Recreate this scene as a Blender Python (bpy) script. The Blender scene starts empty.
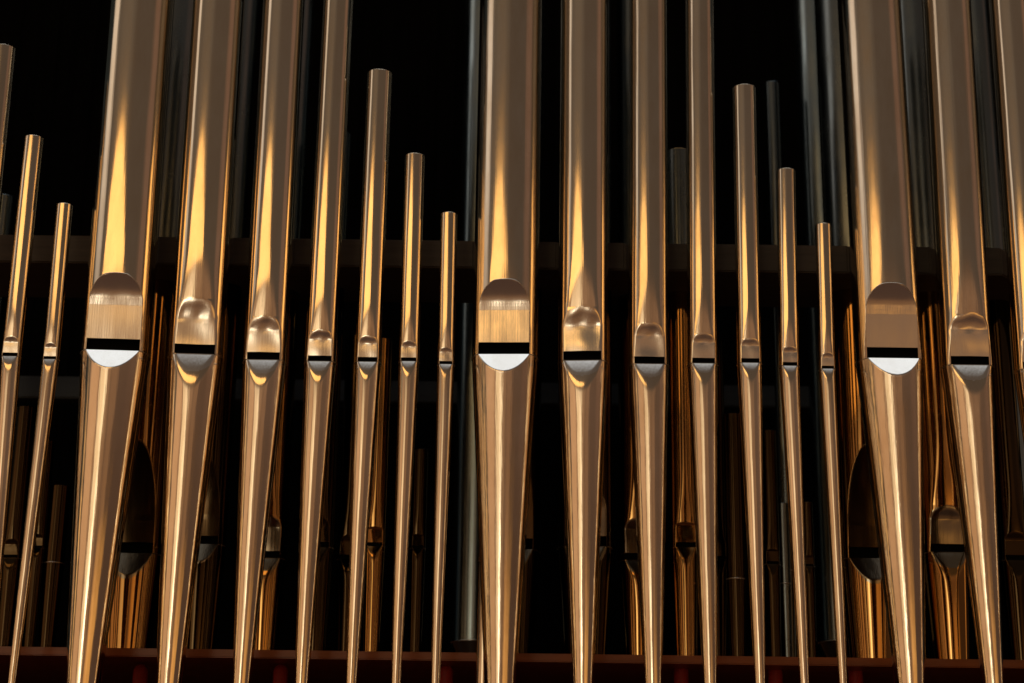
import bpy, math, random
import numpy as np
from mathutils import Matrix, Vector

random.seed(7)
scene = bpy.context.scene
col = scene.collection
W_, H_ = 1024, 683
R_ = math.radians

# ------------------------------------------------------------------ camera
F_PX = 1804.0
PITCH = R_(17.0)
ROLL = math.atan2(78.0, 5900.0)
DIST = 2.165
Fw = Vector((0, math.cos(PITCH), math.sin(PITCH)))
R0 = Vector((1, 0, 0)); U0 = Vector((0, -math.sin(PITCH), math.cos(PITCH)))
CR = R0 * math.cos(ROLL) + U0 * math.sin(ROLL)
CU = U0 * math.cos(ROLL) - R0 * math.sin(ROLL)
CAM = -Fw * DIST
cam_d = bpy.data.cameras.new('camera'); cam = bpy.data.objects.new('camera', cam_d); col.objects.link(cam)
m = Matrix((CR, CU, -Fw)).transposed().to_4x4(); m.translation = CAM
cam.matrix_world = m
cam_d.sensor_width = 36.0; cam_d.lens = F_PX * 36.0 / W_
cam_d.clip_start = 0.05; cam_d.clip_end = 200
cam_d.dof.use_dof = True; cam_d.dof.focus_distance = 2.13; cam_d.dof.aperture_fstop = 3.6
scene.camera = cam

def at(px, py, Y):
    """point of the world seen at a pixel on the upright plane of depth Y"""
    d = Fw + CR * ((px - 512) / F_PX) + CU * (-(py - 341.5) / F_PX)
    t = (Y - CAM.y) / d.y
    return CAM + d * t

def px_len(n, p):
    return n * (p - CAM).dot(Fw) / F_PX

# ------------------------------------------------------------------ materials
def mat(name):
    m = bpy.data.materials.new(name); m.use_nodes = True
    nt = m.node_tree
    return m, nt, nt.nodes['Principled BSDF']

def N(nt, t, **kw):
    n = nt.nodes.new(t)
    for k, v in kw.items():
        setattr(n, k, v)
    return n

def metal(name, colr, rough, streak=0.7, mottle=0.08, wave=0.5):
    m, nt, b = mat(name)
    L = nt.links.new
    b.inputs['Metallic'].default_value = 1.0
    tc = N(nt, 'ShaderNodeTexCoord')
    oi = N(nt, 'ShaderNodeObjectInfo')
    off = N(nt, 'ShaderNodeVectorMath', operation='ADD')
    rnd = N(nt, 'ShaderNodeMath', operation='MULTIPLY'); rnd.inputs[1].default_value = 37.0
    L(oi.outputs['Random'], rnd.inputs[0])
    cx = N(nt, 'ShaderNodeCombineXYZ'); L(rnd.outputs[0], cx.inputs[0]); L(rnd.outputs[0], cx.inputs[2])
    L(tc.outputs['Object'], off.inputs[0]); L(cx.outputs[0], off.inputs[1])
    # fine brushing that runs along the pipe
    mp = N(nt, 'ShaderNodeMapping'); mp.inputs['Scale'].default_value = (520, 520, 3.0)
    L(off.outputs[0], mp.inputs['Vector'])
    n1 = N(nt, 'ShaderNodeTexNoise'); n1.inputs['Scale'].default_value = 1.0; n1.inputs['Detail'].default_value = 3
    L(mp.outputs[0], n1.inputs['Vector'])
    # slow waviness of the hand-rolled sheet
    mp2 = N(nt, 'ShaderNodeMapping'); mp2.inputs['Scale'].default_value = (60, 60, 9)
    L(off.outputs[0], mp2.inputs['Vector'])
    n2 = N(nt, 'ShaderNodeTexNoise'); n2.inputs['Scale'].default_value = 1.0; n2.inputs['Detail'].default_value = 1
    L(mp2.outputs[0], n2.inputs['Vector'])
    # tarnish clouds and specks
    mp3 = N(nt, 'ShaderNodeMapping'); mp3.inputs['Scale'].default_value = (45, 45, 14)
    L(off.outputs[0], mp3.inputs['Vector'])
    n3 = N(nt, 'ShaderNodeTexNoise'); n3.inputs['Scale'].default_value = 1.0; n3.inputs['Detail'].default_value = 6
    n3.inputs['Roughness'].default_value = 0.65
    L(mp3.outputs[0], n3.inputs['Vector'])
    rr = N(nt, 'ShaderNodeMapRange'); rr.inputs[1].default_value = 0.3; rr.inputs[2].default_value = 0.7
    rr.inputs[3].default_value = rough * 0.8; rr.inputs[4].default_value = rough * 1.35
    L(n3.outputs[0], rr.inputs[0]); L(rr.outputs[0], b.inputs['Roughness'])
    mx = N(nt, 'ShaderNodeMix', data_type='RGBA')
    mr = N(nt, 'ShaderNodeMapRange'); mr.inputs[1].default_value = 0.35; mr.inputs[2].default_value = 0.75
    L(n3.outputs[0], mr.inputs[0]); L(mr.outputs[0], mx.inputs[0])
    mx.inputs[6].default_value = (*colr, 1)
    mx.inputs[7].default_value = (colr[0] * (1 - mottle), colr[1] * (1 - mottle * 1.4), colr[2] * (1 - mottle * 1.9), 1)
    L(mx.outputs[2], b.inputs['Base Color'])
    b1 = N(nt, 'ShaderNodeBump'); b1.inputs['Strength'].default_value = streak; b1.inputs['Distance'].default_value = 0.00012
    L(n1.outputs[0], b1.inputs['Height'])
    b2 = N(nt, 'ShaderNodeBump'); b2.inputs['Strength'].default_value = wave; b2.inputs['Distance'].default_value = 0.0006
    L(n2.outputs[0], b2.inputs['Height']); L(b1.outputs[0], b2.inputs['Normal'])
    L(b2.outputs[0], b.inputs['Normal'])
    return m

M_TIN = metal('polished_tin', (0.90, 0.81, 0.68), 0.10, 0.7)
M_TINS = [M_TIN, metal('rubbed_tin', (0.86, 0.78, 0.66), 0.12, 0.9, 0.14), metal('bright_tin', (0.92, 0.82, 0.67), 0.09, 0.6, 0.1)]
M_LIP = metal('burnished_tin', (0.93, 0.91, 0.88), 0.13, 0.9, 0.05)
M_REAR = metal('shaded_tin', (0.062, 0.042, 0.022), 0.06, 0.05, .1, .12)  # rear tin, colour darkened for the shade behind the front row
M_REARB = metal('glint_tin', (0.46, 0.27, 0.10), 0.06, 0.05, .1, .12)  # same rear tin in brighter gold, lamp glints put into the colour
M_RLIP = metal('rear_lip', (0.30, 0.27, 0.21), 0.12, 0.6)  # darker lip tin for the rear row
M_GREY = metal('zinc_and_shaded_tube', (0.20, 0.25, 0.285), 0.22, 0.2, 0.15)  # zinc pipes, also rear tubes above the beam with shade in their colour
M_BLUE = metal('blue_zinc', (0.31, 0.41, 0.48), 0.2, 0.1, 0.15)
M_PLATE = metal('brushed_tin', (0.92, 0.89, 0.84), 0.20, 0.5, 0.06)
M_RPLATE = metal('rear_plate', (0.13, 0.09, 0.048), 0.15, 0.3)  # dark brown plate tin for the rear row
M_SEAM = metal('solder', (0.75, 0.73, 0.70), 0.25)

def plain(name, c, rough, spec=0.5, noise=None):
    m, nt, b = mat(name)
    b.inputs['Base Color'].default_value = (*c, 1); b.inputs['Roughness'].default_value = rough
    b.inputs['Specular IOR Level'].default_value = spec
    if noise:
        L = nt.links.new
        tc = N(nt, 'ShaderNodeTexCoord'); mp = N(nt, 'ShaderNodeMapping'); mp.inputs['Scale'].default_value = noise
        n = N(nt, 'ShaderNodeTexNoise'); n.inputs['Scale'].default_value = 1; n.inputs['Detail'].default_value = 6
        L(tc.outputs['Object'], mp.inputs[0]); L(mp.outputs[0], n.inputs['Vector'])
        mx = N(nt, 'ShaderNodeMix', data_type='RGBA'); L(n.outputs[0], mx.inputs[0])
        mx.inputs[6].default_value = (c[0] * .55, c[1] * .55, c[2] * .55, 1)
        mx.inputs[7].default_value = (c[0] * 1.5, c[1] * 1.45, c[2] * 1.4, 1)
        L(mx.outputs[2], b.inputs['Base Color'])
        bp = N(nt, 'ShaderNodeBump'); bp.inputs['Strength'].default_value = .3; bp.inputs['Distance'].default_value = .0008
        L(n.outputs[0], bp.inputs['Height']); L(bp.outputs[0], b.inputs['Normal'])
    return m

M_DARK = plain('tarnish_and_shade', (0.004, 0.004, 0.004), 0.9, 0.05)  # oxidised inside, blackened further to paint in the shade of the mouth
M_BEAM = plain('old_dark_oak', (0.055, 0.045, 0.034), 0.6, 0.3, (9, 160, 160))
M_SHELF = plain('reddish_mahogany', (0.20, 0.055, 0.013), 0.35, 0.4, (7, 120, 120))
M_BACK = plain('black_stained_boards', (0.002, 0.002, 0.002), 0.8, 0.0, (90, 90, 4))
M_RAIL = plain('blue_black_rail', (0.02, 0.026, 0.032), 0.5, 0.3, (6, 90, 90))
M_RED = plain('red_felt', (0.24, 0.014, 0.009), 0.55, 0.3, (220, 220, 220))

# ------------------------------------------------------------------ mesh helpers
def link_mesh(name, V, Fc, material, parent=None, normals=None):
    me = bpy.data.meshes.new(name)
    me.from_pydata([tuple(map(float, v)) for v in V], [], Fc)
    me.update()
    me.polygons.foreach_set('use_smooth', [True] * len(me.polygons))
    if normals is not None:
        me.normals_split_custom_set_from_vertices([tuple(map(float, n)) for n in normals])
    me.materials.append(material)
    o = bpy.data.objects.new(name, me); col.objects.link(o)
    if parent: o.parent = parent
    return o

def smin(a, b, k):
    h = np.clip(0.5 + 0.5 * (b - a) / k, 0, 1)
    return b * (1 - h) + a * h - k * h * (1 - h)

def splus(s, w):
    return 0.5 * (s + np.sqrt(s * s + w * w))

def tube(path, r, n=8, closed=False):
    path = np.array(path); K = len(path); V = []; Fc = []
    for i in range(K):
        a = path[max(i - 1, 0)]; b = path[min(i + 1, K - 1)]
        t = (b - a) / np.linalg.norm(b - a)
        u = np.cross(t, (0, 0, 1.0)) if abs(t[2]) < .9 else np.cross(t, (0, 1.0, 0))
        u /= np.linalg.norm(u); v = np.cross(t, u)
        for j in range(n):
            an = 2 * math.pi * j / n
            V.append(path[i] + r * (math.cos(an) * u + math.sin(an) * v))
    for i in range(K - 1):
        for j in range(n):
            Fc.append((i * n + j, i * n + (j + 1) % n, (i + 1) * n + (j + 1) % n, (i + 1) * n + j))
    return V, Fc

def surf_mesh(name, S, th, zz, keep, material, parent):
    """grid surface S(theta, z) -> xyz; keep(i, j) picks the quads; analytic normals"""
    T, Z = np.meshgrid(th, zz, indexing='ij')
    P = S(T, Z)
    e = 1e-5
    dT = (S(T + e, Z) - S(T - e, Z)); dZ = (S(T, Z + e) - S(T, Z - e))
    Nn = np.cross(dT, dZ); Nn /= (np.linalg.norm(Nn, axis=-1, keepdims=True) + 1e-20)
    nz = len(zz); idx = {}; V = []; NN = []; Fc = []
    def vid(i, j):
        k = i * nz + j
        if k not in idx:
            idx[k] = len(V); V.append(P[i, j]); NN.append(Nn[i, j])
        return idx[k]
    for i in range(len(th) - 1):
        for j in range(nz - 1):
            if keep[i, j]:
                Fc.append((vid(i, j), vid(i + 1, j), vid(i + 1, j + 1), vid(i, j + 1)))
    return link_mesh(name, V, Fc, material, parent, NN)

# ------------------------------------------------------------------ the organ pipe
def organ_pipe(label, group, cx, W, ys, Y, top, foot, hard=False, mw=0.745, hs=None, zp=1.4, za=2.02, lip=0.74,
               tilt=2.0, dent=0.175, dlen=5.2, toe=None, mats=None, mouth=True, facing=0.0, seam_y=None, detail=1.0, ztube=None,
               name='organ_pipe', plate_dx=0.0):
    """cx, W: axis and width in the photo at the mouth; ys: lower lip edge; top: (x, y) of the top;
    foot: (x, y, w) where the foot is measured; toe: z where the foot stands"""
    body_m, lip_m = mats
    c0 = at(cx, ys, Y); R = px_len(W / 2, c0)
    kdep = math.sqrt(1 - mw * mw)
    pm = at(cx, ys, Y - kdep * R) if mouth else at(cx, ys, Y - R)
    zm = pm.z
    X0 = at(cx, ys, Y).x
    pt = at(top[0], top[1], Y - R); ztop = pt.z - zm
    xt = at(top[0], top[1], Y).x
    sx_up = (xt - X0) / ztop
    pf = at(foot[0], foot[1], Y); zf = pf.z - zm
    sx_dn = (pf.x - X0) / zf
    rf = px_len(foot[2] / 2, pf)
    ztoe = (toe - zm) if toe is not None else zf - 0.13
    rtoe = max(R + (rf - R) * ztoe / zf, 0.0035)
    base = Vector((X0 + sx_dn * ztoe, Y, zm + ztoe))
    emp = bpy.data.objects.new(name, None); col.objects.link(emp)
    emp.location = base; emp.rotation_euler = (0, 0, facing)
    emp['label'] = label; emp['category'] = 'organ pipe'; emp['group'] = group
    ox = X0 - base.x; oz = -ztoe
    thw = math.asin(mw); p0 = kdep * R
    hs = (0.37 if hs is None else hs) * R; zpR = zp * R; zaR = za * R; lipR = lip * R
    k1 = 0.012 * R if hard else 0.07 * R
    tt = math.tan(R_(tilt))
    # columns
    nf = int((84 if hard else 56) * detail); 
    front = list(np.linspace(-1.32 * thw, 1.32 * thw, nf))
    front += [-thw, thw, -thw * .975, thw * .975] if mouth else []
    back = list(np.linspace(1.32 * thw, 2 * math.pi - 1.32 * thw, 30))[1:-1]
    th = np.array(sorted(front) + back + [2 * math.pi - 1.32 * thw])
    if not mouth:
        th = np.linspace(-math.pi, math.pi, int(64 * detail))

    ph = [random.uniform(0, 6.28) for _ in range(4)]

    def shear(Z):
        return np.where(Z > 0, sx_up, sx_dn) * Z + ox

    def S_body(T, Z):
        c = R * np.cos(T); x = R * np.sin(T)
        if mouth:
            if hard:
                sA = (Z - zpR) / (zaR - zpR)
                sB = np.clip(sA, 0, 1)
                P1 = R * np.sqrt(1 - mw * mw * (1 - sB * sB)) - tt * np.maximum(zpR - Z, 0) + np.maximum(sA - 1, 0) * R
            else:
                p1 = 0.92 * R
                sA = np.maximum(Z - zpR, 0) / (zaR - zpR)
                P1 = p0 - tt * np.maximum(zpR - Z, 0) + (p1 - p0) * np.where(sA < 1, sA ** 1.45, 1 + 1.45 * (sA - 1))
            Tm = (T + math.pi) % (2 * math.pi) - math.pi
            if hard:
                P1 = P1 - 0.022 * R * (np.abs(Tm) < thw * .98) * np.clip((zpR - Z) / (.2 * R) + .5, 0, 1)
            wob = 0.5 if hard else (2.5 if W > 30 else 1.6) * (0.4 if mats[0] not in M_TINS else 1)
            P1 = P1 + wob * R * (0.006 * np.sin(4.2 * x / R + ph[0] + 1.3 * Z / R) + 0.004 * np.sin(9 * x / R + ph[1] - 2.1 * Z / R) * np.clip((Z - zpR) / (.3 * R) + .5, 0, 1)
                             + 0.003 * np.sin(5.0 * Z / R + ph[2]))
            kd = 0.05 * R
            s2_ = np.clip(1 - (Z - zaR) / (dlen * R), 0, 1.0)
            P2 = R + kd * 1.05 - dent * R * s2_ ** 2 - .35 * (R - np.maximum(c, 0))
            if hard:
                d = smin(c, P2, kd); d = smin(d, P1, k1)
            else:
                d = smin(c, P2, kd); d = smin(d, P1, k1)
            d = np.where(np.cos(T) > 0.05, d, c)
        else:
            d = c
        return np.stack([x + shear(Z), -d, Z + oz], -1)

    def S_foot(T, Z):
        r = R + (rtoe - R) * (Z / ztoe)
        c = r * np.cos(T); x = r * np.sin(T)
        d = c
        if mouth:
            if hard:
                P = p0 + (R - p0) * (-Z) / lipR
                d = smin(c, P, k1)
            else:
                Ls = 1.95 * R * lip / 0.74
                P = R - (R - p0) * np.clip(1 + Z / Ls, 0, 1) ** 1.9 + 0.10 * R * np.clip(-Z / (3.2 * R), 0, 3)
                kf = 0.05 * R
                P2 = r + kf * 1.05 - 0.125 * R * np.clip(1 + Z / (4.2 * R), 0, 1) ** 2
                d = smin(smin(c, P2, kf), P, 0.10 * R)
            d = np.where(np.cos(T) > 0.05, d, c)
        return np.stack([x + shear(Z), -d, Z + oz], -1)

    # rows
    if mouth:
        dz = (0.028 if hard else 0.045) * R / detail
        zb = list(np.arange(hs, zaR + 0.5 * R, dz)); z = zb[-1]
        while z < min(ztop - .01, zaR + (dlen + 1.0) * R):
            z += 0.16 * R; zb.append(z)
        zb = [0, .5 * hs] + [q for q in zb if q < ztop - .003]
        zb += list(np.linspace(zb[-1], ztop, 14))[1:]
        zfn = list(-np.arange(0, max(1.6 * R, lipR * 2.2), dz)); z = zfn[-1]
        while z > max(ztoe * .6, -4.5 * R):
            z -= .14 * R; zfn.append(z)
        zfn += list(np.linspace(zfn[-1], ztoe, 14))[1:]
    else:
        zb = list(np.linspace(0, ztop, 24)); zfn = list(np.linspace(0, ztoe, 24))
    zb = np.array(zb); zfn = np.array(zfn[::-1])
    thm = 0.5 * (th[1:] + th[:-1]); zbm = 0.5 * (zb[1:] + zb[:-1]); zfm = 0.5 * (zfn[1:] + zfn[:-1])
    Tm, Zm = np.meshgrid(thm, zbm, indexing='ij')
    if hard:      # where the scooped mouth meets the dented front of the pipe
        arch_x = np.linspace(-mw, mw, 161)
        sv = np.linspace(0, 1, 400)
        zc = zpR + (zaR - zpR) * sv
        P1c = R * np.sqrt(1 - mw * mw * (1 - sv * sv))
        P2c = R + .0525 * R - dent * R * np.clip(1 - (zc - zaR) / (dlen * R), 0, 1) ** 2
        arch_z = np.array([zc[np.argmax(np.append((P1c > np.minimum(R * math.sqrt(1 - xx * xx), P2c - .35 * R * (1 - math.sqrt(1 - xx * xx))))[:-1], True))] for xx in arch_x])
    infr = np.abs(Tm) < thw
    cz = np.cos(Tm)
    if mouth:
        if hard:
            za_col = np.interp(np.sin(Tm), arch_x, arch_z)
        else:
            za_col = zpR + (zaR - zpR) * np.sqrt(np.clip(1 - (Tm / thw) ** 2, 0, 1))
        lipmask = infr & (Zm > hs) & (Zm < za_col)
        hole = infr & (Zm < hs)
        tubemask = np.zeros_like(infr)
        if ztube is not None and ztube - zm < ztop:
            tubemask = Zm > ztube - zm
            surf_mesh('shaded_tube', S_body, th, zb, tubemask, M_GREY, emp)  # tube above the beam recoloured to carry its shade and bluish reflection
        surf_mesh('body', S_body, th, zb, ~(lipmask | hole | tubemask), body_m, emp)
        surf_mesh('upper_lip', S_body, th, zb, lipmask, M_PLATE if lip_m is M_LIP else (M_RPLATE if hard else lip_m), emp)
    else:
        surf_mesh('body', S_body, th, zb, np.ones_like(infr), body_m, emp)
    Tf, Zf = np.meshgrid(thm, zfm, indexing='ij')
    if mouth:
        if hard:
            zcol = -(np.cos(Tf) * R - p0) / (R - p0) * lipR
        else:
            zcol = -lipR * np.sqrt(np.clip(1 - (Tf / thw) ** 2, 0, 1))
        lm = (np.abs(Tf) < thw) & (Zf > zcol)
        surf_mesh('foot', S_foot, th, zfn, ~lm, body_m, emp)
        surf_mesh('lower_lip', S_foot, th, zfn, lm, lip_m, emp)
        # the dark wind slit, a near-black box standing in for shade inside the pipe
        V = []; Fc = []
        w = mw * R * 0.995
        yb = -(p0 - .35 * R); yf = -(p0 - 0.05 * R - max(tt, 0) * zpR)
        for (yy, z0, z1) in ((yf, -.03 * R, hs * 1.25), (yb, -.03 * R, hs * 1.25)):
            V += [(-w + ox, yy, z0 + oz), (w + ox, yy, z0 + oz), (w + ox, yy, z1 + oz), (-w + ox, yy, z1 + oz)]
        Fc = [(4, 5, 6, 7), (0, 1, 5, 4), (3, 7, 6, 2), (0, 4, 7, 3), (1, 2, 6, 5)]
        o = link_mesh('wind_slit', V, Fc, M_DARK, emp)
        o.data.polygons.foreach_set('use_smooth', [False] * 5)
        # solder seam round the joint, and the bright cut edge of the arch
        a = np.linspace(thw * 1.02, 2 * math.pi - thw * 1.02, 48)
        V, Fc = tube([(R * 1.004 * math.sin(t) + ox, -R * 1.004 * math.cos(t), oz) for t in a], 0.0007, 6)
        link_mesh('solder_seam', V, Fc, M_SEAM, emp)
        if hard:
            a = np.linspace(-thw * .985, thw * .985, 60)
            pts = []
            for t in a:
                z = float(np.interp(math.sin(t), arch_x, arch_z))
                q = S_body(np.array(t), np.array(z + .004 * R))
                pts.append(q + np.array((0, -.0001, 0)))
            V, Fc = tube(pts, 0.00065, 6)
            link_mesh('arch_edge', V, Fc, M_SEAM if lip_m is M_LIP else body_m, emp)
    else:
        surf_mesh('foot', S_foot, th, zfn, np.ones_like(Tf), body_m, emp)
        a = np.linspace(-math.pi, math.pi, 49)
        V, Fc = tube([(R * 1.004 * math.sin(t) + ox, -R * 1.004 * math.cos(t), oz) for t in a], 0.0008, 6)
        link_mesh('solder_seam', V, Fc, M_SEAM, emp)
    # rolled rim of the open top: outer bevel, lip, and the dark inside wall
    if top[1] > -5:
        V = []; Fc = []; n = 48; zt = ztop + oz; xo = sx_up * ztop + ox
        prof = [(R, 0), (R * 1.0 - .0003, .0007), (R - .0012, .0008), (R - .0014, -.02)]
        for j in range(n):
            t = 2 * math.pi * j / n
            for (r, dz_) in prof:
                V.append((r * math.sin(t) + xo, -r * math.cos(t), zt + dz_))
        for j in range(n):
            for q in range(3):
                a0 = j * 4 + q; b0 = ((j + 1) % n) * 4 + q
                Fc.append((a0, b0, b0 + 1, a0 + 1))
        link_mesh('rim', V, Fc, body_m, emp)
    return emp

# ------------------------------------------------------------------ front row
TOE_Z = at(512, 683, 0).z - 0.12
G1 = 'front row organ pipes'
T = (M_TIN, M_LIP)
#       cx    W    ys    top(x,y)      foot(x,y,w)        extra, label
FRONT = [
 (-27.5, 26, 357, (4.5, 44), (-58, 683, 10), {}, 'grey topped pipe cut by the left picture edge, mostly outside the frame'),
 (11.5, 20, 356, (34.5, 135), (-13, 683, 9), {}, 'slim gold pipe second from the left edge, its top just above the dark beam'),
 (51, 16.5, 359, (65, 203), (12, 683, 8), {}, 'thinnest short pipe left of the leftmost arched white lip pipe'),
 (114, 65, 350, (139.5, -40), (82.4, 683, 31.5), dict(hard=True, mw=.765, zp=1.5, za=2.3, dent=.085, dlen=5, tilt=2.5, lip=.67, facing=R_(3.5)), 'thick pipe with arched mouth and white lip, leftmost of the three'),
 (196.5, 52, 353.5, (219, -40), (169, 683, 23.4), dict(tilt=2.5, zp=1.3, za=2.05, mw=.73, facing=R_(3.5)), 'thick pipe with a pinkish half moon lip, just right of the leftmost arched pipe'),
 (265, 41.5, 359.5, (284, -40), (241.6, 683, 16.6), dict(zp=1.35, za=2.0, tilt=3), 'medium pipe with pressed mouth, second to the right of the leftmost arched pipe'),
 (320.5, 31.5, 361, (338.5, -40), (301.6, 683, 13.9), dict(tilt=2.5), 'tall thin pipe left of the tallest short pipe in the left gap'),
 (368, 26, 361.5, (380, 69), (351.4, 683, 10.5), dict(tilt=2), 'tallest of the three short pipes before the central arched pipe'),
 (409, 20.5, 361, (415, 153), (396, 683, 9.6), dict(tilt=1), 'middle one of the three short pipes before the central arched pipe'),
 (446, 17.2, 364, (449, 212), (435.4, 683, 7.6), dict(tilt=1.5), 'shortest of the three short pipes before the central arched pipe'),
 (505, 63, 354, (511, -40), (500.5, 683, 29), dict(hard=True, mw=.765, zp=1.5, za=2.3, dent=.085, dlen=5, tilt=-.5, lip=.67, facing=-R_(3)), 'central thick pipe with arched golden mouth and white lip'),
 (583, 48, 360, (584.5, -40), (583, 683, 19), dict(tilt=-1, za=2.15, lip=.7, facing=-R_(5)), 'thick pipe with bright gold mouth right of the central arched pipe'),
 (648.5, 38.5, 363.5, (648, -40), (653, 683, 16.5), dict(tilt=2.5, lip=.75), 'medium pipe with grey triangular lip, second to the right of the central arched pipe'),
 (702.5, 30, 363, (699.4, -40), (710, 683, 14.4), dict(tilt=2.5), 'thin full height pipe left of the tallest short pipe in the right gap'),
 (749.3, 24.5, 362.5, (743.7, 84), (760, 683, 10.2), dict(tilt=1), 'tallest of the three short pipes before the rightmost arched pipe'),
 (789, 19.6, 365.5, (785.5, 168), (804.4, 683, 9.4), dict(tilt=1), 'middle one of the three short pipes before the rightmost arched pipe'),
 (827, 16.3, 368.5, (823, 223), (843, 683, 8), dict(tilt=3), 'shortest of the three short pipes before the rightmost arched pipe'),
 (889, 63, 358, (869, -40), (910, 683, 27), dict(hard=True, mw=.765, zp=1.5, za=2.3, dent=.085, dlen=5, tilt=5, lip=.67), 'thick pipe with arched mouth and white lip, rightmost of the three'),
 (966.5, 48.5, 364.5, (946, -40), (993, 683, 19), dict(tilt=5, lip=.7), 'thick pipe with dull bronze mouth right of the rightmost arched pipe'),
 (1035, 39, 369, (1008, -40), (1066, 683, 16), dict(tilt=3), 'pipe cut by the right picture edge, only its left side showing'),
]
for (cx, W, ys, top, foot, kw, lab) in FRONT:
    if W > 36: W *= 1.05; foot = (foot[0], foot[1], foot[2] * 1.12)
    if cx == 114: cx = 116; top = (142, -40); foot = (83, 683, foot[2])
    if top[1] < 0: top = (top[0] + (top[0] - cx) / 350 * 40, -40)
    organ_pipe(lab, G1, cx, W, ys, 0.0, top, foot, toe=TOE_Z, mats=(random.choice(M_TINS), M_LIP), **kw)
# slim pipe tucked behind the central arched pipe
organ_pipe('slim pipe foot half hidden behind the central arched pipe', G1, 486, 15, 560, 0.052, (487, 470), (483, 683, 16), mats=T, mouth=False, toe=TOE_Z)

# ------------------------------------------------------------------ rear row, standing on the red shelf
SH_Y = 0.075
sh_top = at(512, 653, SH_Y).z
G2 = 'rear row organ pipes'
bz_mid = at(512, 285, .15).z
A = (M_REAR, M_RLIP); Zc = (M_GREY, M_GREY); ZB = (M_BLUE, M_BLUE); B = (M_REARB, M_RLIP)
TALL = dict(hard=True, dent=.06, zp=1.2, za=3.8, lip=.9, tilt=1.5)
def lean(x, y, y2):            # where an upright line through (x, y) is at row y2
    return x + (x - 590) / 5900.0 * (y2 - y)
REAR = [
 # cx, W, ys, Y, top y, foot width factor, extra, mats, label
 (12, 19, 558, .16, 406, .5, {}, A, 'small dim pipe behind the two slim pipes at the left edge, lower left'),
 (38, 14, 548, .16, 440, .5, {}, A, 'tiny pipe hidden behind the foot of the thinnest left pipe'),
 (134, 60, 553, .15, -40, .6, TALL, B, 'large rear pipe with tall dark arch, behind the gap right of the leftmost arched pipe'),
 (203, 46, 544, .15, -40, .6, TALL, A, 'rear pipe with bluish half moon lip behind the pinkish lip pipe'),
 (267, 38, 558, .17, -40, .5, dict(tilt=-1, zp=1.6, za=2.2), B, 'rear pipe with a glittering pale mouth behind the medium left pipe'),
 (319, 29, 547, .15, 130, .5, {}, A, 'rear pipe ending left of the tallest short pipe in the left gap'),
 (349, 24, 559, .18, 335, .5, {}, A, 'dark rear pipe peeping out left of the foot of the tallest left gap pipe'),
 (375, 21, 546, .15, 338, .5, dict(dent=.2, dlen=6, zp=1.6, za=1.85), B, 'rear pipe with a gold streak between the two taller left gap pipes'),
 (418, 15, 548, .15, 449, .6, dict(dent=.2, dlen=6, zp=1.6, za=1.85), A, 'short orange rear pipe between the two shorter left gap pipes'),
 (510, 60, 549, .15, -40, .6, TALL, A, 'large rear pipe directly behind the central arched pipe'),
 (585, 55, 546, .15, -40, .55, dict(tilt=-1), A, 'rear pipe directly behind the bright gold mouth pipe'),
 (638, 38, 560, .17, -40, .5, dict(tilt=-1, zp=1.6, za=2.2), B, 'rear pipe behind the grey triangular lip pipe'),
 (685, 27, 547, .15, 148, .6, dict(dent=.2, dlen=6, zp=1.6, za=1.85), B, 'rear pipe with flared gold mouth left of the foot of the thin right pipe'),
 (716, 24, 560, .18, 340, .5, {}, A, 'dark rear pipe behind the thin full height pipe on the right'),
 (772, 16, 564, .16, 430, .6, dict(dent=.2, dlen=6, zp=1.6, za=1.85), A, 'short brown rear pipe between the two taller right gap pipes'),
 (809, 11, 566, .16, 502, .6, {}, A, 'tiny rear pipe between the two shorter right gap pipes'),
 (868, 60, 558, .15, -40, .6, TALL, B, 'large rear pipe with tall dark arch left of the rightmost arched pipe foot'),
 (945, 46, 552, .15, -40, .55, dict(tilt=4, dent=.22, dlen=5), B, 'rear pipe between the rightmost arched pipe and the dull bronze mouth pipe'),
 (1014, 28, 560, .17, -40, .5, {}, A, 'dim rear pipe by the right picture edge, behind the foot of the cut pipe'),
]
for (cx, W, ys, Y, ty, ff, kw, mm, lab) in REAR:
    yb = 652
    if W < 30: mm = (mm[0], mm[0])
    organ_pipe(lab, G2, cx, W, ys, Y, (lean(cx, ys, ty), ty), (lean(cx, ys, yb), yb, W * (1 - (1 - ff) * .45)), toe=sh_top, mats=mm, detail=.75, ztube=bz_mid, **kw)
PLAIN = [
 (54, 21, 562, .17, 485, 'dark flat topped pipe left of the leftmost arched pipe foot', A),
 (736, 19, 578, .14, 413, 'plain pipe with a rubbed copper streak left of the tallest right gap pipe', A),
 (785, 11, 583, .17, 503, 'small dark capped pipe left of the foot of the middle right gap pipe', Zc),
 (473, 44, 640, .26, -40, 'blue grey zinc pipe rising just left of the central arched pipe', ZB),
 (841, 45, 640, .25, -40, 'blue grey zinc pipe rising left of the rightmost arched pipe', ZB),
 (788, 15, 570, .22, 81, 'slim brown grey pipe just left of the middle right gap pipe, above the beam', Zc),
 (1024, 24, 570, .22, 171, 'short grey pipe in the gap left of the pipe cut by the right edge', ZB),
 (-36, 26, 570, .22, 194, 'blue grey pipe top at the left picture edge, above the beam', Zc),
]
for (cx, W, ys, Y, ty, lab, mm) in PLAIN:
    organ_pipe(lab, G2, cx, W, ys, Y, (lean(cx, ys, ty), ty), (lean(cx, ys, 652), 652, W * .8), toe=sh_top, mats=mm, mouth=False, detail=.75)

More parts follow.
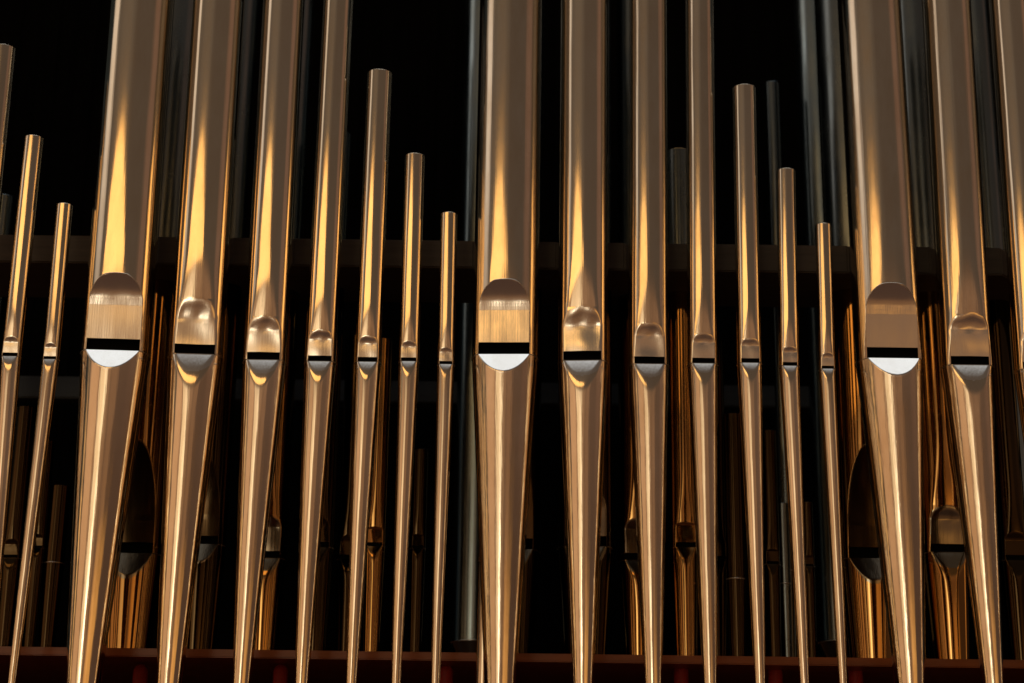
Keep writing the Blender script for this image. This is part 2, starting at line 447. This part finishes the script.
# ------------------------------------------------------------------ boards
def board(name, label, cat, outline, z0, z1, material, bev=0.003):
    import bmesh
    bm = bmesh.new()
    vs = [bm.verts.new((x, y, z0)) for x, y in outline]
    f = bm.faces.new(vs)
    r = bmesh.ops.extrude_face_region(bm, geom=[f])
    bmesh.ops.translate(bm, vec=(0, 0, z1 - z0), verts=[g for g in r['geom'] if isinstance(g, bmesh.types.BMVert)])
    bmesh.ops.recalc_face_normals(bm, faces=bm.faces)
    bmesh.ops.bevel(bm, geom=[e for e in bm.edges], offset=bev, segments=2, affect='EDGES')
    me = bpy.data.meshes.new(name); bm.to_mesh(me); bm.free(); me.materials.append(material)
    o = bpy.data.objects.new(name, me); col.objects.link(o)
    if label:
        o['label'] = label; o['category'] = cat
    return o

# rack beam, notched round the thick front pipes
BY = 0.056
bz1 = at(512, 241, BY).z; bz0 = at(512, 268.5, BY).z
depth_b = 0.0
yy = BY
while at(512, 304, yy).z < bz0 and yy < .5:
    yy += .002
BYB = yy
out = [(-1.3, BYB), (-1.3, BY)]
for (cx, W) in ((114, 65), (196.5, 52), (265, 41.5), (505, 63), (583, 48), (648.5, 38.5), (889, 63), (966.5, 48.5), (1035, 39)):
    p = at(cx, 255, 0); R = px_len(W / 2, p) + .003
    h = R * .55
    out += [(p.x - R * .95, BY), (p.x - R * .6, BY + .010), (p.x + R * .6, BY + .010), (p.x + R * .95, BY)]
out += [(1.3, BY), (1.3, BYB)]
board('rack_board', 'dark wooden beam running across behind the front pipes', 'beam', out, bz0, bz1, M_BEAM, .0018)

# red shelf the rear pipes stand on
zs0 = at(512, 661.5, SH_Y).z
board('pipe_shelf', 'reddish brown shelf along the bottom under the rear pipes', 'shelf', [(-1.3, SH_Y), (1.3, SH_Y), (1.3, .42), (-1.3, .42)], zs0, sh_top, M_SHELF, .0015)
board('toe_board', 'lower board carrying the feet of the front pipes', 'board', [(-1.3, -.09), (1.3, -.09), (1.3, .42), (-1.3, .42)], TOE_Z - .03, TOE_Z, M_SHELF, .003)
# dark rail far behind
RY = .36
board('back_rail', 'blue black rail crossing behind the rear pipes at mid height', 'rail', [(-1.3, RY), (1.3, RY), (1.3, RY + .03), (-1.3, RY + .03)],
      at(512, 404, RY).z, at(512, 382, RY).z, M_RAIL, .002)
# black back of the case, upright boards
import bmesh
bm = bmesh.new()
x = -1.6
while x < 1.6:
    w = .0312
    r = bmesh.ops.create_cube(bm, size=1)
    bmesh.ops.scale(bm, vec=(w, .02, 3.6), verts=r['verts'])
    bmesh.ops.translate(bm, vec=(x, .62 + random.uniform(-.001, .001), .3), verts=r['verts'])
    x += .031
bmesh.ops.bevel(bm, geom=bm.edges[:], offset=.0012, segments=1, affect='EDGES')
me = bpy.data.meshes.new('back_wall'); bm.to_mesh(me); bm.free(); me.materials.append(M_BACK)
o = bpy.data.objects.new('back_wall', me); col.objects.link(o); o['kind'] = 'structure'
o['label'] = 'black upright boards at the back of the organ case'; o['category'] = 'wall'

# red felt buttons under the shelf
for i, px in enumerate((141, 281, 446, 681, 775, 855)):
    KY = .13
    p = at(px, 664, KY); r = px_len(7.2, p)
    V = []; Fc = []; n = 24; prof = []
    for q in range(7):
        a = q / 6 * math.pi / 2
        prof.append((r * math.sin(a) + 1e-5, p.z - r * (1 - math.cos(a)) * 1.2))
    prof.append((r * .96, TOE_Z))
    for j in range(n):
        t = 2 * math.pi * j / n
        for (rr_, z) in prof:
            V.append((rr_ * math.sin(t), -rr_ * math.cos(t), z - TOE_Z))
    K = len(prof)
    for j in range(n):
        for q in range(K - 1):
            Fc.append((j * K + q, j * K + q + 1, ((j + 1) % n) * K + q + 1, ((j + 1) % n) * K + q))
    o = link_mesh('red_peg', V, Fc, M_RED); o.location = (p.x, KY, TOE_Z)
    o['category'] = 'peg'; o['group'] = 'red pegs under the shelf'
    o['label'] = ['red round peg below the shelf, right of the leftmost arched pipe foot',
                  'red round peg below the shelf, left of the tall thin left pipe foot',
                  'red round peg below the shelf, left of the central arched pipe foot',
                  'red round peg below the shelf, right of the medium grey lip pipe foot',
                  'dim red peg below the shelf between the two taller right gap pipes',
                  'red round peg below the shelf, left of the rightmost arched pipe foot'][i]

# ------------------------------------------------------------------ light
def area(name, az, el, dist, sx, sy, L, colr, target=(0, 0, 0), shape='ELLIPSE'):
    d = bpy.data.lights.new(name, 'AREA'); d.shape = shape; d.size = sx; d.size_y = sy
    A_ = sx * sy * (math.pi / 4 if shape == 'ELLIPSE' else 1)
    d.energy = L * math.pi * A_; d.color = colr
    o = bpy.data.objects.new(name, d); col.objects.link(o)
    a = R_(az); e = R_(el)
    v = Vector((math.sin(a) * math.cos(e), -math.cos(a) * math.cos(e), math.sin(e)))
    o.location = v * dist
    o.rotation_euler = (-v).to_track_quat('-Z', 'Y').to_euler()
    return o

area('warm_lamp', -29.5, 20.8, 2.5, 2.35, .48, 1.7, (1, .52, .15))
area('skylight', 0, 80, 3.2, 5.0, 1.65, 0.46, (.93, .98, 1.0))

w = bpy.data.worlds.new('World'); scene.world = w; w.use_nodes = True
nt = w.node_tree; L = nt.links.new
bg = nt.nodes['Background']
tc = N(nt, 'ShaderNodeTexCoord'); sep = N(nt, 'ShaderNodeSeparateXYZ'); L(tc.outputs['Generated'], sep.inputs[0])
def M(op, a, b=None, c=None):
    n = N(nt, 'ShaderNodeMath', operation=op)
    for i, v in enumerate((a, b, c)):
        if v is None: continue
        if isinstance(v, (int, float)): n.inputs[i].default_value = v
        else: L(v, n.inputs[i])
    return n.outputs[0]
ny = M('MULTIPLY', sep.outputs[1], -1.0)
AZ = M('MULTIPLY', M('ARCTAN2', sep.outputs[0], ny), 57.29578)
EL = M('MULTIPLY', M('ARCSINE', sep.outputs[2]), 57.29578)
def step(v, e, soft):
    n = N(nt, 'ShaderNodeMapRange', interpolation_type='SMOOTHSTEP')
    n.inputs[1].default_value = e - soft; n.inputs[2].default_value = e + soft
    L(v, n.inputs[0]); return n.outputs[0]
def box(v, a, b, soft):
    return M('SUBTRACT', step(v, a, soft), step(v, b, soft))
total = None
def term(c, az=None, el=None):
    global total
    f = None
    if az: f = box(AZ, *az)
    if el:
        e = box(EL, *el); f = e if f is None else M('MULTIPLY', f, e)
    n = N(nt, 'ShaderNodeVectorMath', operation='SCALE'); n.inputs[0].default_value = c
    if f is None: n.inputs['Scale'].default_value = 1.0
    else: L(f, n.inputs['Scale'])
    if total is None: total = n.outputs[0]
    else:
        a = N(nt, 'ShaderNodeVectorMath', operation='ADD'); L(total, a.inputs[0]); L(n.outputs[0], a.inputs[1]); total = a.outputs[0]
# the hall behind the photographer: brown timber ceiling, warmly lit lower walls, dark floor
term((.015, .017, .016))
term((.094, .064, .043), (-88, -4, 8), (9, 50, 6))                # timber ceiling, left side
term((.070, .043, .027), (-4, 92, 8), (9, 50, 6))                 # timber ceiling, right side
term((.022, .014, .008), (-52, -14, 8), (17, 32, 5))
term((.15, .062, .020), (-110, 110, 20), (-24, -5, 6))             # floor, near the walls
term((.05, .017, .006), (-110, 110, 20), (-70, -20, 8))            # floor, dark
term((.55, .29, .135), (-70, -38, 3), (-7, 14, 3))                # lit wall, left
term((.24, .118, .052), (-38, 4, 3), (-7, 14, 3))
term((.065, .027, .012), (4, 95, 4), (-7, 14, 3))                   # darker wall, right
term((.12, .06, .026), (6, 28, 4), (-7, 14, 3))
term((.74, .56, .33), (-31, -9, 3), (-7, 13, 4))                    # pale pillar
term((2.6, 2.3, 1.7), (-17, -10, 2.5), (-7, 4, 3))
term((.3, .27, .2), (-17, -10, 2.5), (4, 12, 3))                   # bright strip low on it, carried upward to add slivers on rear pipes
term((.60, .28, .06), (14, 46, 5), (-7, 3, 2))                      # lit gallery front, right
term((.85, .45, .16), (-83, -77, 2), (-8, 11, 3))
term((.85, .45, .16), (-128, -118, 3), (12, 19, 2))                   # gold lit column far left
term((.85, .45, .16), (92, 98, 2), (-8, 11, 3))
term((.85, .45, .16), (109, 120, 3), (12, 19, 2))                     # gold lit column far right
term((.62, .50, .40), (-90, -68, 4), (18, 70, 6))                   # tall pale window, left
term((.085, .036, .020), (64, 86, 6), (12, 45, 6))                   # reddish timber, right
term((.50, .49, .48), (-100, 100, 20), (52, 120, 8))                # dim daylight under the roof
L(total, bg.inputs[0]); bg.inputs[1].default_value = 1.0

scene.view_settings.view_transform = 'Standard'
scene.view_settings.look = 'None'
scene.view_settings.exposure = 0; scene.view_settings.gamma = 1
scene.render.engine = 'CYCLES'
scene.cycles.max_bounces = 8; scene.cycles.glossy_bounces = 6
scene.cycles.use_denoising = True
scene.cycles.sample_clamp_indirect = 4
